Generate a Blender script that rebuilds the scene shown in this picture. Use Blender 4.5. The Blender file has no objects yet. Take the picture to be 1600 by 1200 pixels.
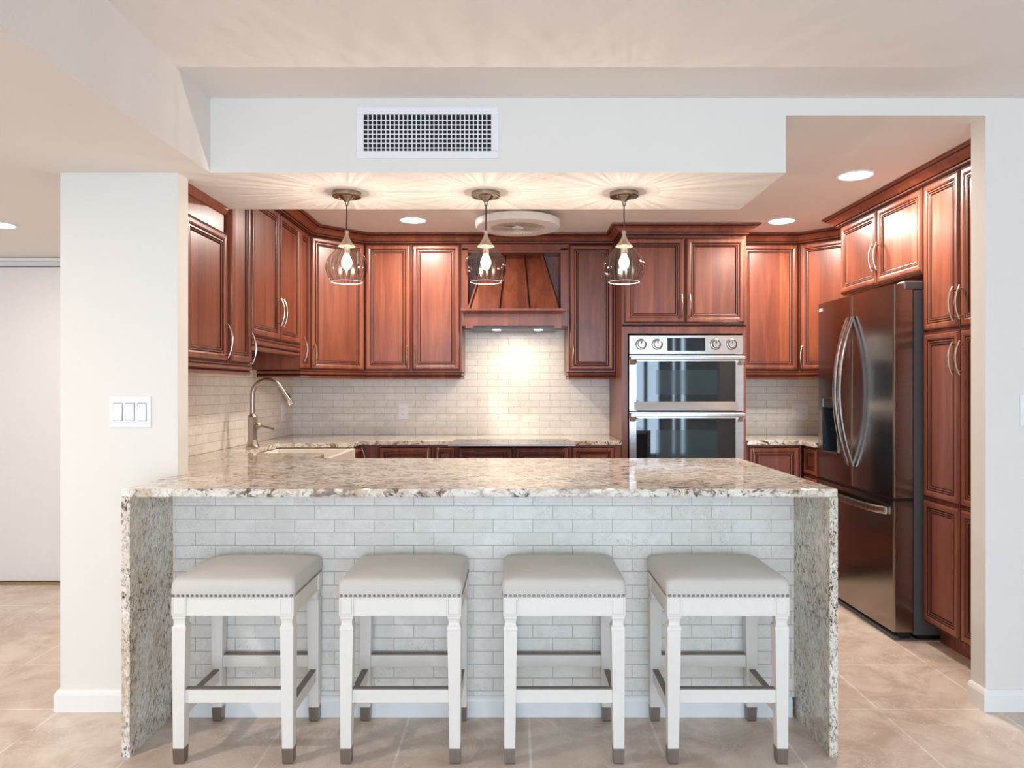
import bpy, bmesh, math, random
from mathutils import Vector, Matrix
random.seed(7)
PI = math.pi
sc = bpy.context.scene
COL = sc.collection

# ---------------------------------------------------------------- camera
H = 1.259
cd = bpy.data.cameras.new('camera'); cam = bpy.data.objects.new('camera', cd); COL.objects.link(cam)
cam.location = (0, 0, H); cam.rotation_euler = (PI/2, 0, 0)
cd.sensor_width = 36; cd.lens = 1150/1600*36
cd.shift_x = -5/1600; cd.shift_y = 6/1600
cd.clip_start = .05; cd.clip_end = 60
sc.camera = cam
# ---------------------------------------------------------------- look
sc.view_settings.view_transform = 'Standard'; sc.view_settings.look = 'None'
sc.view_settings.exposure = 0.15; sc.view_settings.gamma = 1; sc.view_settings.use_curve_mapping = False
try:
    sc.cycles.use_denoising = True
    sc.cycles.sample_clamp_indirect = 6
    sc.cycles.max_bounces = 10; sc.cycles.diffuse_bounces = 6; sc.cycles.glossy_bounces = 5
    sc.cycles.transparent_max_bounces = 12; sc.cycles.blur_glossy = .5
except Exception: pass
# ---------------------------------------------------------------- sky
w = bpy.data.worlds.new('world'); sc.world = w; w.use_nodes = True
bg = w.node_tree.nodes['Background']; bg.inputs[0].default_value = (.30, .60, .85, 1); bg.inputs[1].default_value = 1.6

def hexc(r, g, b):
    f = lambda c: (c/255/12.92) if c/255 <= .04045 else ((c/255+.055)/1.055)**2.4
    return (f(r), f(g), f(b), 1)

# daylight coming in through the three windows of the living room behind the camera, plus slits added to streak the oven glass
DAY = (.63, .806, 1.0)
WINS = [(-2.2, -1.7), (-.85, 1.45), (2.05, 2.60), (2.80, 2.85), (2.95, 3.03), (3.84, 3.96)]
WZ = (.05, 2.2)
for (a, b) in WINS:
    l = bpy.data.lights.new('daylight', 'AREA'); l.shape = 'RECTANGLE'; l.size = b-a; l.size_y = WZ[1]-WZ[0]-.06
    l.energy = 60*(b-a); l.color = DAY
    o = bpy.data.objects.new('daylight', l); COL.objects.link(o)
    o.location = ((a+b)/2, -3.62, sum(WZ)/2); o.rotation_euler = (PI/2, 0, 0)   # faces +y
WARM = (1.0, .86, .72)
def lamp(kind, name, loc, energy, color, parent=None, rot=(0, 0, 0), **k):
    l = bpy.data.lights.new(name, kind); l.energy = energy; l.color = color
    for q, v in k.items(): setattr(l, q, v)
    o = bpy.data.objects.new(name, l); COL.objects.link(o); o.location = loc; o.rotation_euler = rot
    if parent: o.parent = parent
    return o
CEIL_W = 20.0     # each recessed ceiling lamp
PEND_W = 4.8     # each pendant bulb
HOOD_W = 3.2

# ---------------------------------------------------------------- node helper
class N:
    def __init__(s, name, rough=.5, metal=0.0, col=(.8, .8, .8, 1)):
        s.m = bpy.data.materials.new(name); s.m.use_nodes = True
        s.t = s.m.node_tree; s.b = s.t.nodes['Principled BSDF']
        s.b.inputs['Roughness'].default_value = rough; s.b.inputs['Metallic'].default_value = metal
        s.b.inputs['Base Color'].default_value = col
    def n(s, typ, ins=None, **props):
        x = s.t.nodes.new(typ)
        for k, v in props.items(): setattr(x, k, v)
        for k, v in (ins or {}).items():
            if hasattr(v, 'node'): s.t.links.new(v, x.inputs[k])
            else: x.inputs[k].default_value = v
        return x
    def link(s, a, b): s.t.links.new(a, b)
    def coord(s, scale=(1, 1, 1), rot=(0, 0, 0), loc=(0, 0, 0), rnd=0, which='Object'):
        c = s.n('ShaderNodeTexCoord').outputs[which]
        if rnd:
            oi = s.n('ShaderNodeObjectInfo').outputs['Random']
            r = s.n('ShaderNodeMath', {0: oi, 1: rnd}, operation='MULTIPLY').outputs[0]
            cc = s.n('ShaderNodeCombineXYZ', {0: r, 1: r, 2: r}).outputs[0]
            c = s.n('ShaderNodeVectorMath', {0: c, 1: cc}, operation='ADD').outputs[0]
        return s.n('ShaderNodeMapping', {'Vector': c, 'Scale': scale, 'Rotation': rot, 'Location': loc}).outputs[0]
    def noise(s, vec, scale, detail=4, rough=.5, dist=0):
        return s.n('ShaderNodeTexNoise', {'Vector': vec, 'Scale': scale, 'Detail': detail, 'Roughness': rough, 'Distortion': dist}).outputs['Fac']
    def ramp(s, fac, stops):
        r = s.n('ShaderNodeValToRGB', {'Fac': fac}); e = r.color_ramp.elements
        while len(e) < len(stops): e.new(.5)
        for i, (p, c) in enumerate(stops): e[i].position = p; e[i].color = c
        return r.outputs[0]
    def mix(s, f, a, b, mode='MIX'):
        m = s.n('ShaderNodeMix', data_type='RGBA', blend_type=mode)
        for i, v in ((0, f), (6, a), (7, b)):
            if hasattr(v, 'node'): s.t.links.new(v, m.inputs[i])
            else: m.inputs[i].default_value = v
        return m.outputs[2]
    def base(s, c): s.link(c, s.b.inputs['Base Color'])
    def bump(s, h, strength=.3, dist=.002):
        s.link(s.n('ShaderNodeBump', {'Height': h, 'Strength': strength, 'Distance': dist}).outputs[0], s.b.inputs['Normal'])
G = lambda v: (v, v, v, 1)

def mat_plain(name, col, rough=.5, metal=0, tex=.04, bump=0, scale=40):
    k = N(name, rough, metal, col)
    f = k.noise(k.coord(rnd=5), scale, 3)
    d = tuple(c*(1-tex) for c in col[:3])+(1,); u = tuple(min(1, c*(1+tex)) for c in col[:3])+(1,)
    k.base(k.ramp(f, [(.3, d), (.7, u)]))
    if bump: k.bump(f, bump, .001)
    return k.m
def mat_wood(name, tint=1.0, sat=0):
    k = N(name, .36)
    v = k.coord(scale=(1, 1, 1), rnd=7)
    # staves glued up side by side: one tone each along the width
    sx = k.n('ShaderNodeSeparateXYZ', {0: v}).outputs[0]
    st = k.n('ShaderNodeMath', {0: sx, 1: 11.0}, operation='MULTIPLY').outputs[0]
    fl = k.n('ShaderNodeMath', {0: st}, operation='FLOOR').outputs[0]
    wn = k.n('ShaderNodeTexWhiteNoise', {'W': fl}, noise_dimensions='1D').outputs['Value']
    g1 = k.noise(k.n('ShaderNodeMapping', {'Vector': v, 'Scale': (9, 9, .8)}).outputs[0], 2.2, 5, .6, .8)
    g2 = k.noise(k.n('ShaderNodeMapping', {'Vector': v, 'Scale': (60, 60, 2.5)}).outputs[0], 3, 3, .6)
    oi = k.n('ShaderNodeObjectInfo').outputs['Random']
    c = k.ramp(g1, [(.25, hexc(118*tint, 63*tint, 45*tint)), (.5, hexc(142*tint, 78*tint, 55*tint)), (.78, hexc(168*tint, 99*tint, 70*tint))])
    c2 = k.ramp(wn, [(0, hexc(198, 182, 178)), (.55, hexc(236, 224, 218)), (1, hexc(255, 254, 240))])
    c = k.mix(.85, c, c2, 'MULTIPLY')
    c3 = k.ramp(g2, [(.35, G(.80)), (.6, G(1.0))])
    c = k.mix(.6, c, c3, 'MULTIPLY')
    k.base(c); k.bump(g2, .05, .001)
    k.b.inputs['Coat Weight'].default_value = .22; k.b.inputs['Coat Roughness'].default_value = .22
    return k.m
def mat_granite(name, rot=(0, 0, 0), grey=.45, an=(1, 1.25, 1.3), f=.55, md=.7, th=(.52, .565)):
    k = N(name, .07)
    v = k.coord(which='Object', rot=rot)
    vs = k.n('ShaderNodeMapping', {'Vector': v, 'Scale': an, 'Rotation': (0, .10, .10)}).outputs[0]
    big = k.noise(vs, 2.4, 6, .62, 1.0)
    c = k.ramp(big, [(.32, hexc(240, 237, 230)), (.52, hexc(228, 219, 204)), (.68, hexc(206, 184, 158))])
    mid = k.noise(vs, 13, 7, .72, 1.5)
    c = k.mix(k.ramp(mid, [(.50, G(0)), (.61, G(md))]), c, hexc(188, 156, 124))
    gry = k.noise(k.n('ShaderNodeMapping', {'Vector': v, 'Scale': an, 'Rotation': (0, -.3, .25), 'Location': (3, 1, 2)}).outputs[0], 24, 6, .72, 1.6)
    c = k.mix(k.ramp(gry, [(.52, G(0)), (.62, G(grey))]), c, hexc(122, 118, 112))
    fine = k.noise(k.n('ShaderNodeMapping', {'Vector': v, 'Scale': an, 'Rotation': (0, .25, .05)}).outputs[0], 40*f, 5, .72, .8)
    region = k.noise(vs, 4.2, 3, .6, .6)
    fm = k.n('ShaderNodeMath', {0: k.ramp(fine, [(th[0], G(0)), (th[1], G(1))]), 1: k.ramp(region, [(.38, G(.4)), (.60, G(1))])}, operation='MULTIPLY').outputs[0]
    c = k.mix(fm, c, hexc(76, 58, 44))
    vo = k.n('ShaderNodeTexVoronoi', {'Vector': v, 'Scale': 70.0}).outputs['Distance']
    clus = k.noise(v, 8, 5, .65)
    sp = k.n('ShaderNodeMath', {0: k.ramp(vo, [(.22, G(1)), (.38, G(0))]), 1: k.ramp(clus, [(.55, G(0)), (.62, G(1))])}, operation='MULTIPLY').outputs[0]
    c = k.mix(sp, c, hexc(58, 42, 34))
    wh = k.noise(vs, 26, 4, .6, .4)
    c = k.mix(k.ramp(wh, [(.56, G(0)), (.68, G(.7))]), c, hexc(246, 244, 238))
    k.base(c)
    k.b.inputs['Specular IOR Level'].default_value = .6
    return k.m
def mat_tile(name, axis, off=(0, 0)):
    k = N(name, .38)
    c0 = k.n('ShaderNodeTexCoord').outputs['Object']
    s = k.n('ShaderNodeSeparateXYZ', {0: c0})
    u = k.n('ShaderNodeMath', {0: s.outputs[0 if axis == 'x' else 1], 1: off[0]}, operation='ADD').outputs[0]
    z = k.n('ShaderNodeMath', {0: s.outputs[2], 1: off[1]}, operation='ADD').outputs[0]
    v = k.n('ShaderNodeCombineXYZ', {0: u, 1: z, 2: 0.0}).outputs[0]
    br = k.n('ShaderNodeTexBrick', {'Vector': v, 'Color1': hexc(243, 238, 230), 'Color2': hexc(234, 227, 217), 'Mortar': hexc(178, 172, 164),
             'Scale': 1.0, 'Mortar Size': .0016, 'Mortar Smooth': .2, 'Bias': -.1, 'Brick Width': .1525, 'Row Height': .0508})
    br.offset = .5; br.squash = 1
    cl = k.noise(v, 14, 6, .65, 1.0)
    c = k.mix(k.ramp(cl, [(.35, G(.5)), (.65, G(0))]), br.outputs['Color'], hexc(218, 208, 196))
    cr = k.noise(v, 22, 5, .65, 3.2)
    reg = k.noise(v, 7, 3, .6)
    ln = k.n('ShaderNodeMath', {0: k.ramp(cr, [(.485, G(0)), (.5, G(1)), (.515, G(0))]), 1: k.ramp(reg, [(.50, G(0)), (.62, G(.8))])}, operation='MULTIPLY').outputs[0]
    c = k.mix(ln, c, hexc(142, 134, 126))
    vein = k.noise(v, 40, 6, .7, 2.6)
    c = k.mix(k.ramp(vein, [(.66, G(0)), (.72, G(.7))]), c, hexc(140, 128, 116))
    k.base(c)
    k.bump(k.ramp(br.outputs['Fac'], [(0, G(1)), (1, G(0))]), .5, .0015)
    return k.m
def mat_floor():
    k = N('floor_tile', .30)
    v = k.coord(loc=(.405+.457*10, -2.885+.457*10, 0))
    br = k.n('ShaderNodeTexBrick', {'Vector': v, 'Color1': hexc(224, 208, 194), 'Color2': hexc(216, 199, 184), 'Mortar': hexc(244, 236, 228),
             'Scale': 1.0, 'Mortar Size': .0048, 'Mortar Smooth': .1, 'Bias': 0.0, 'Brick Width': .457, 'Row Height': .457})
    br.offset = 0; br.squash = 1
    cl = k.noise(k.coord(), 3.2, 7, .62, 1.2)
    c = k.mix(k.ramp(cl, [(.36, G(.8)), (.60, G(0))]), br.outputs['Color'], hexc(184, 160, 144))
    vn = k.noise(k.coord(), 2.4, 8, .7, 2.6)
    c = k.mix(k.ramp(vn, [(.488, G(0)), (.5, G(.65)), (.512, G(0))]), c, hexc(232, 222, 210))
    k.base(c); k.bump(k.ramp(br.outputs['Fac'], [(0, G(1)), (1, G(0))]), .25, .0015)
    return k.m
def mat_emit(name, col, s):
    k = N(name, .5, 0, (0, 0, 0, 1)); k.b.inputs['Emission Color'].default_value = col; k.b.inputs['Emission Strength'].default_value = s
    k.b.inputs['Base Color'].default_value = (.8, .8, .8, 1)
    return k.m
def mat_brushed(name, col, rough, axis=2, amt=.12):
    k = N(name, rough, 1.0, col)
    s = [60, 60, 60]; s[axis] = 1.0
    f = k.noise(k.coord(scale=tuple(s), rnd=3), 4, 3, .6)
    d = tuple(c*(1-amt) for c in col[:3])+(1,); u = tuple(min(1, c*(1+amt)) for c in col[:3])+(1,)
    k.base(k.ramp(f, [(.3, d), (.7, u)]))
    r = k.n('ShaderNodeMapRange', {0: f, 3: rough*.8, 4: rough*1.25}).outputs[0]
    k.link(r, k.b.inputs['Roughness'])
    return k.m
def mat_glass(name, fluted=True):
    """clear blown glass with grey tint bands that put in the rays its flutes would cast"""
    m = bpy.data.materials.new(name); m.use_nodes = True; t = m.node_tree; t.nodes.clear()
    k = N.__new__(N); k.m = m; k.t = t
    out = k.n('ShaderNodeOutputMaterial')
    s = k.n('ShaderNodeSeparateXYZ', {0: k.n('ShaderNodeTexCoord').outputs['Object']})
    ang = k.n('ShaderNodeMath', {0: s.outputs[1], 1: s.outputs[0]}, operation='ARCTAN2').outputs[0]
    a = k.n('ShaderNodeTexNoise', {'W': ang, 'Scale': 8.5, 'Detail': 3, 'Roughness': .75}, noise_dimensions='1D').outputs['Fac']
    c = k.ramp(a, [(.42, (.48, .46, .44, 1)), (.50, (.78, .76, .74, 1)), (.57, (1, 1, 1, 1))])  # darker bands put into the tint stand in for flute caustics
    tr = k.n('ShaderNodeBsdfTransparent', {'Color': c})
    gl = k.n('ShaderNodeBsdfGlossy', {'Color': (1, .97, .95, 1), 'Roughness': .12})
    lw = k.n('ShaderNodeLayerWeight', {'Blend': .22}).outputs['Facing']
    p = k.n('ShaderNodeMath', {0: lw, 1: 2.2}, operation='POWER').outputs[0]
    f = k.n('ShaderNodeMapRange', {0: p, 3: .04, 4: .42}).outputs[0]
    mx = k.n('ShaderNodeMixShader', {0: f, 1: tr.outputs[0], 2: gl.outputs[0]})
    k.link(mx.outputs[0], out.inputs[0])
    return m
def mat_bulb():
    m = bpy.data.materials.new('lit_bulb_glass'); m.use_nodes = True; t = m.node_tree; t.nodes.clear()
    k = N.__new__(N); k.m = m; k.t = t
    out = k.n('ShaderNodeOutputMaterial')
    tr = k.n('ShaderNodeBsdfTransparent', {'Color': (1, 1, 1, 1)})
    em = k.n('ShaderNodeEmission', {'Color': (1, .86, .62, 1), 'Strength': 1.6})
    ad = k.n('ShaderNodeAddShader', {0: tr.outputs[0], 1: em.outputs[0]})
    k.link(ad.outputs[0], out.inputs[0])
    return m

M = {}
M['wood'] = mat_wood('cherry_wood')
M['glaze'] = mat_plain('dark_glaze', hexc(46, 18, 12), .6, 0, .1)
M['glaze'].node_tree.nodes['Principled BSDF'].inputs['Specular IOR Level'].default_value = .2
M['granite'] = mat_granite('granite')
M['granite_fall'] = mat_granite('granite_waterfall', (.25, PI/2, 0), .40, (1, 2.4, 2.2), 1.25, .45, (.53, .552))
M['tile_front'] = mat_tile('marble_subway_front', 'x', (.0082, .0072))
M['tile_back'] = mat_tile('marble_subway_back', 'x', (.05, -.914+.0508*18))
M['tile_left'] = mat_tile('marble_subway_left', 'y', (.03, -.914+.0508*18))
M['floor'] = mat_floor()
M['paint'] = mat_plain('wall_paint', hexc(232, 228, 221), .75, 0, .012, .25, 220)
M['ceil'] = mat_plain('ceiling_paint', hexc(232, 226, 222), .85, 0, .012, .15, 120)
M['trim'] = mat_plain('white_trim', hexc(240, 238, 234), .4, 0, .01)
M['stoolwhite'] = mat_plain('stool_white_paint', hexc(232, 226, 217), .38, 0, .015)
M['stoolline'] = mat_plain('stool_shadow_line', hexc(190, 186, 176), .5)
M['pewter'] = mat_brushed('pewter', hexc(150, 140, 132), .35)
M['bronze'] = mat_plain('bronze_plate', hexc(128, 120, 112), .5, .5)
M['nail'] = mat_brushed('nailhead', hexc(150, 142, 136), .25)
M['nickel'] = mat_brushed('brushed_nickel', hexc(190, 180, 170), .28)
M['faucet'] = mat_brushed('faucet_steel', hexc(180, 168, 158), .3)
M['canopy'] = mat_brushed('canopy_nickel', hexc(160, 148, 136), .24, 2, .03)
M['steel'] = mat_brushed('stainless', hexc(194, 190, 186), .22, 0)
M['fridge'] = mat_brushed('black_stainless', hexc(152, 142, 134), .19, 1, .10)
M['fridgebody'] = mat_plain('fridge_body', hexc(96, 98, 102), .45, .3)
M['black'] = mat_plain('black_plastic', hexc(22, 24, 27), .35)
M['blackglass'] = N('oven_glass', .03, 0, hexc(18, 26, 34)); M['blackglass'].b.inputs['Specular IOR Level'].default_value = .75
M['blackglass'] = M['blackglass'].m
M['panereflection'] = mat_plain('oven_pane_reflection', hexc(44, 60, 66), .04, 0, .02)  # lighter tone paints the reflection of the oven inside
M['ovenwin'] = mat_plain('oven_inner_window', hexc(58, 72, 82), .08)
M['niche'] = mat_plain('dispenser_niche', hexc(44, 54, 64), .25)
M['dark'] = mat_plain('dark_void', hexc(20, 26, 32), .8)
M['porcelain'] = mat_plain('fireclay', hexc(240, 234, 224), .12, 0, .01)
M['plastic'] = mat_plain('white_plastic', hexc(238, 238, 240), .3, 0, .01)
M['slot'] = mat_plain('slot_dark', hexc(90, 84, 80), .6)
M['lens'] = mat_emit('lit_lens', (1, .95, .88, 1), 6.0)
M['filament'] = mat_emit('filament', (1, .88, .66, 1), 30.0)
M['bulb'] = mat_bulb()
M['glass'] = mat_glass('fluted_glass')
M['frost'] = mat_brushed('brushed_neck', hexc(206, 190, 172), .35)
def mat_neck():
    k = N('smoked_neck_glass', .3, .6, hexc(206, 188, 168))
    k.b.inputs['Alpha'].default_value = .42
    return k.m
M['neck'] = mat_neck()
M['cord'] = mat_plain('cord_black', hexc(35, 28, 26), .5)
M['display'] = M['blackglass']
M['door'] = mat_plain('door_paint', hexc(232, 230, 230), .5, 0, .01)
M['rail'] = mat_plain('brown_rail', hexc(150, 120, 80), .5)
M['drape'] = mat_plain('window_frame_grey', hexc(60, 64, 68), .5)
def mat_linen():
    k = N('linen', .9)
    v = k.coord(rnd=3)
    a = k.noise(k.n('ShaderNodeMapping', {'Vector': v, 'Scale': (1, 14, 14)}).outputs[0], 45, 3, .6)
    b = k.noise(k.n('ShaderNodeMapping', {'Vector': v, 'Scale': (14, 1, 1)}).outputs[0], 45, 3, .6)
    f = k.n('ShaderNodeMath', {0: a, 1: b}, operation='ADD').outputs[0]
    k.base(k.ramp(f, [(.36, hexc(182, 176, 168)), (.64, hexc(210, 204, 196))]))
    k.bump(f, .35, .001); k.b.inputs['Sheen Weight'].default_value = .2
    return k.m
M['linen'] = mat_linen()

# ---------------------------------------------------------------- mesh helpers
class MB:
    def __init__(s): s.v = []; s.f = []; s.mi = []; s.mats = []; s.smooth = []
    def m(s, mat):
        if mat not in s.mats: s.mats.append(mat)
        return s.mats.index(mat)
    def face(s, idx, mat, smooth=False): s.f.append(idx); s.mi.append(s.m(mat)); s.smooth.append(smooth)
    def vert(s, p): s.v.append(tuple(p)); return len(s.v)-1
    def box(s, x0, x1, y0, y1, z0, z1, mat):
        if x1 < x0: x0, x1 = x1, x0
        if y1 < y0: y0, y1 = y1, y0
        if z1 < z0: z0, z1 = z1, z0
        b = len(s.v)
        for z in (z0, z1):
            for (x, y) in ((x0, y0), (x1, y0), (x1, y1), (x0, y1)): s.v.append((x, y, z))
        for q in ((0, 3, 2, 1), (4, 5, 6, 7), (0, 1, 5, 4), (1, 2, 6, 5), (2, 3, 7, 6), (3, 0, 4, 7)):
            s.face([b+i for i in q], mat)
        return s
    def loops(s, rings, mat, cap0=True, cap1=True, smooth=True, closed=True, mats=None):
        """rings: list of equally long point loops"""
        n = len(rings[0]); ids = [[s.vert(p) for p in r] for r in rings]
        for i in range(len(rings)-1):
            mm = mats[i] if mats else mat
            for j in range(n if closed else n-1):
                k = (j+1) % n
                s.face([ids[i][j], ids[i][k], ids[i+1][k], ids[i+1][j]], mm, smooth)
        if cap0: s.face(ids[0][::-1], mat)
        if cap1: s.face(ids[-1], (mats[-1] if mats else mat))
        return s
    def lathe(s, prof, mat, c=(0, 0, 0), seg=32, cap0=False, cap1=False, smooth=True, mod=None, axis='z', mats=None):
        rings = []
        for (r, z) in prof:
            ring = []
            for j in range(seg):
                a = 2*PI*j/seg; rr = r*(1+(mod(a, z) if mod else 0))
                p = (rr*math.cos(a), rr*math.sin(a), z)
                if axis == 'y': p = (p[0], -p[2], p[1])
                elif axis == 'x': p = (p[2], p[1], p[0])
                ring.append((p[0]+c[0], p[1]+c[1], p[2]+c[2]))
            rings.append(ring)
        return s.loops(rings, mat, cap0, cap1, smooth, mats=mats)
    def tube(s, pts, r, mat, seg=10, cap=True, flat=None):
        pts = [Vector(p) for p in pts]; rings = []
        rr = r if isinstance(r, (list, tuple)) else [r]*len(pts)
        up = None
        for i, p in enumerate(pts):
            d = (pts[min(i+1, len(pts)-1)]-pts[max(i-1, 0)]).normalized()
            if up is None:
                up = Vector((0, 0, 1)) if abs(d.z) < .9 else Vector((1, 0, 0))
                if flat: up = Vector(flat)
            a = d.cross(up).normalized(); b = a.cross(d).normalized(); up = b
            rings.append([p+a*(rr[i]*math.cos(2*PI*j/seg))+b*(rr[i]*math.sin(2*PI*j/seg)) for j in range(seg)])
        return s.loops(rings, mat, cap, cap)
    def strip(s, pts, wv, tn, mat):
        """flat bar: pts path, wv half-width vector, tn list of half-thickness vectors"""
        rings = []
        for p, t in zip(pts, tn):
            p = Vector(p); wv = Vector(wv); t = Vector(t)
            rings.append([p-wv-t*.5, p-wv*.6-t, p+wv*.6-t, p+wv-t*.5, p+wv+t*.5, p+wv*.6+t, p-wv*.6+t, p-wv+t*.5])
        return s.loops(rings, mat, True, True, True)
    def prism(s, poly, z0, z1, mat):
        n = len(poly); a = [s.vert((x, y, z0)) for x, y in poly]; b = [s.vert((x, y, z1)) for x, y in poly]
        s.face(a[::-1], mat); s.face(b, mat)
        for i in range(n): s.face([a[i], a[(i+1) % n], b[(i+1) % n], b[i]], mat)
        return s
    def sweep(s, prof, path, mat, mats=None):
        """prof: (offset to the right of travel, z) closed loop; path: xy points; mitred"""
        P = [Vector(p) for p in path]; rings = []
        for i, p in enumerate(P):
            ns = []
            if i > 0: d = (P[i]-P[i-1]).normalized(); ns.append(Vector((d.y, -d.x)))
            if i < len(P)-1: d = (P[i+1]-P[i]).normalized(); ns.append(Vector((d.y, -d.x)))
            if len(ns) == 2:
                m = (ns[0]+ns[1]).normalized(); m = m/max(.2, m.dot(ns[0]))
            else: m = ns[0]
            rings.append([(p.x+m.x*o, p.y+m.y*o, z) for (o, z) in prof])
        ids = [[s.vert(q) for q in r] for r in rings]; n = len(prof)
        for i in range(len(rings)-1):
            for j in range(n):
                k = (j+1) % n
                s.face([ids[i][j], ids[i+1][j], ids[i+1][k], ids[i][k]], mats[j] if mats else mat)
        s.face(ids[0], mat); s.face(ids[-1][::-1], mat)
        return s
    def build(s, name, parent=None, loc=None, rot=None, bevel=0, shade=None):
        me = bpy.data.meshes.new(name); me.from_pydata(s.v, [], s.f)
        for m in s.mats: me.materials.append(m)
        me.polygons.foreach_set('material_index', s.mi); me.polygons.foreach_set('use_smooth', s.smooth)
        bm = bmesh.new(); bm.from_mesh(me); bmesh.ops.recalc_face_normals(bm, faces=bm.faces); bm.to_mesh(me); bm.free()
        me.update()
        if any(s.smooth): me.set_sharp_from_angle(angle=math.radians(38))
        o = bpy.data.objects.new(name, me); COL.objects.link(o)
        if parent: o.parent = parent
        if loc: o.location = loc
        if rot is not None: o.rotation_euler = (0, 0, rot)
        if bevel:
            b = o.modifiers.new('bevel', 'BEVEL'); b.width = bevel; b.segments = 2; b.limit_method = 'ANGLE'
            b.harden_normals = False
        return o
def tag(o, label, cat, group=None, kind=None):
    o['label'] = label; o['category'] = cat
    if group: o['group'] = group
    if kind: o['kind'] = kind
    return o
def empty(name, loc, rz, label, cat, group=None):
    o = bpy.data.objects.new(name, None); COL.objects.link(o); o.location = loc; o.rotation_euler = (0, 0, rz)
    o.empty_display_size = .1
    return tag(o, label, cat, group)
def struct(name, mb, label=None, bevel=0):
    o = mb.build(name, bevel=bevel); o['kind'] = 'structure'
    if label: o['label'] = label
    return o
def copy_tree(o, parent=None):
    c = o.copy(); COL.objects.link(c)
    if parent: c.parent = parent
    for ch in list(o.children): copy_tree(ch, c)
    return c

# ================================================================= SETTING
ZL, ZK, ZS = 2.39, 2.322, 2.098          # living ceiling, kitchen ceiling, soffit
YW, YW2 = 2.872, 2.965                   # wall plane of the opening
YB, XL, XR = 5.45, -1.65, 2.60
SX = 1.056; SY = 3.459
struct('floor', MB().box(-4.0, 4.0, -3.6, 5.6, -.1, 0, M['floor']))
struct('ceiling', MB().box(-1.19, 4.0, -3.6, YW, ZL, ZL+.15, M['ceil']))
struct('ceiling', MB().box(-4.0, -1.19, -3.6, YW, ZS, ZL+.15, M['ceil']).box(-4.0, -1.65, YW, 4.85, ZS, ZL+.15, M['ceil']))
struct('ceiling', MB().box(SX, 2.72, YW2, 5.57, ZK, ZK+.15, M['ceil']).box(-1.65, SX, SY, 5.57, ZK, ZK+.15, M['ceil']))
sof = MB().box(-1.65, SX, YW, SY, ZS, ZL+.1, M['ceil'])
o = struct('wall_soffit', sof, 'white dropped soffit over the breakfast bar')
o.data.materials.append(M['paint'])
for p in o.data.polygons:
    if abs(p.normal.y) > .5: p.material_index = 1
struct('wall_right', MB().box(1.836, 4.0, YW, YW2, 0, ZL+.1, M['paint']))
struct('wall_header', MB().box(SX, 1.836, YW, YW2, ZK, ZL+.1, M['paint']))
struct('wall_left', MB().box(-1.775, -1.3175, YW, YW2, 0, ZS, M['paint']).box(-1.775, XL, YW2, 5.57, 0, ZL, M['paint']))
struct('wall_back', MB().box(XL, 2.72, YB, 5.57, 0, ZL, M['paint']))
struct('wall_kitchen_right', MB().box(XR, 2.72, YW2, YB, 0, ZL, M['paint']))
struct('wall_peninsula', MB().box(-1.3175, 1.062, 2.84, 2.93, 0, .885, M['paint']))
struct('wall_peninsula_tile', MB().box(-1.3135, 1.0715, 2.828, 2.84, .07, .885, M['tile_front']), 'white marble subway tile facing under the bar')
struct('wall_back_tile', MB().box(XL+.008, .697, YB-.008, YB, .914, 1.38, M['tile_back']).box(-.372, .364, YB-.008, YB, 1.38, 1.70, M['tile_back'])
       .box(1.511, 2.595, YB-.008, YB, .914, 1.38, M['tile_back']))
struct('wall_left_tile', MB().box(XL, XL+.008, YW2, YB, .914, 1.50, M['tile_left']))
struct('wall_hall_left', MB().box(-4.1, -4.0, -3.6, 5.6, 0, ZL, M['paint']))
struct('wall_living_right', MB().box(4.0, 4.1, -3.6, YW2, 0, ZL+.1, M['paint']))
# hallway end with the closet doors
struct('wall_hall_end', MB().box(-4.0, -1.775, 4.76, 4.86, 2.045, ZS, M['door']).box(-4.0, -1.775, 4.80, 4.86, 0, 2.045, M['dark']))
for i, (a, b, yy) in enumerate(((-3.35, -1.79, 4.735), (-3.99, -3.30, 4.765))):
    d = MB().box(a, b, yy, yy+.025, .018, 2.035, M['door'])
    o = d.build('door_1' if i == 0 else 'door_2'); o['kind'] = 'structure'; o['label'] = 'white flat sliding closet door at the hallway end'
struct('trim_1', MB().box(-4.0, -1.776, 4.70, 4.80, 0, .012, M['rail']), 'brown floor track under the closet doors')
struct('trim_2', MB().box(-4.0, -1.776, 4.728, 4.76, 2.075, 2.095, M['trim']))
# baseboards with a small eased top
def bb(name, path, h=.083):
    prof = [(0, 0), (.016, 0), (.016, h-.018), (.012, h-.008), (.006, h), (0, h)]
    struct(name, MB().sweep(prof, path, M['trim']))
bb('baseboard_left', [(-1.775, 3.2), (-1.775, YW), (-1.345, YW)])
bb('baseboard_right', [(1.836, YW2), (1.836, YW), (4.0, YW)])
bb('baseboard_peninsula', [(-1.31, 2.828), (1.06, 2.828)], .078)
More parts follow.
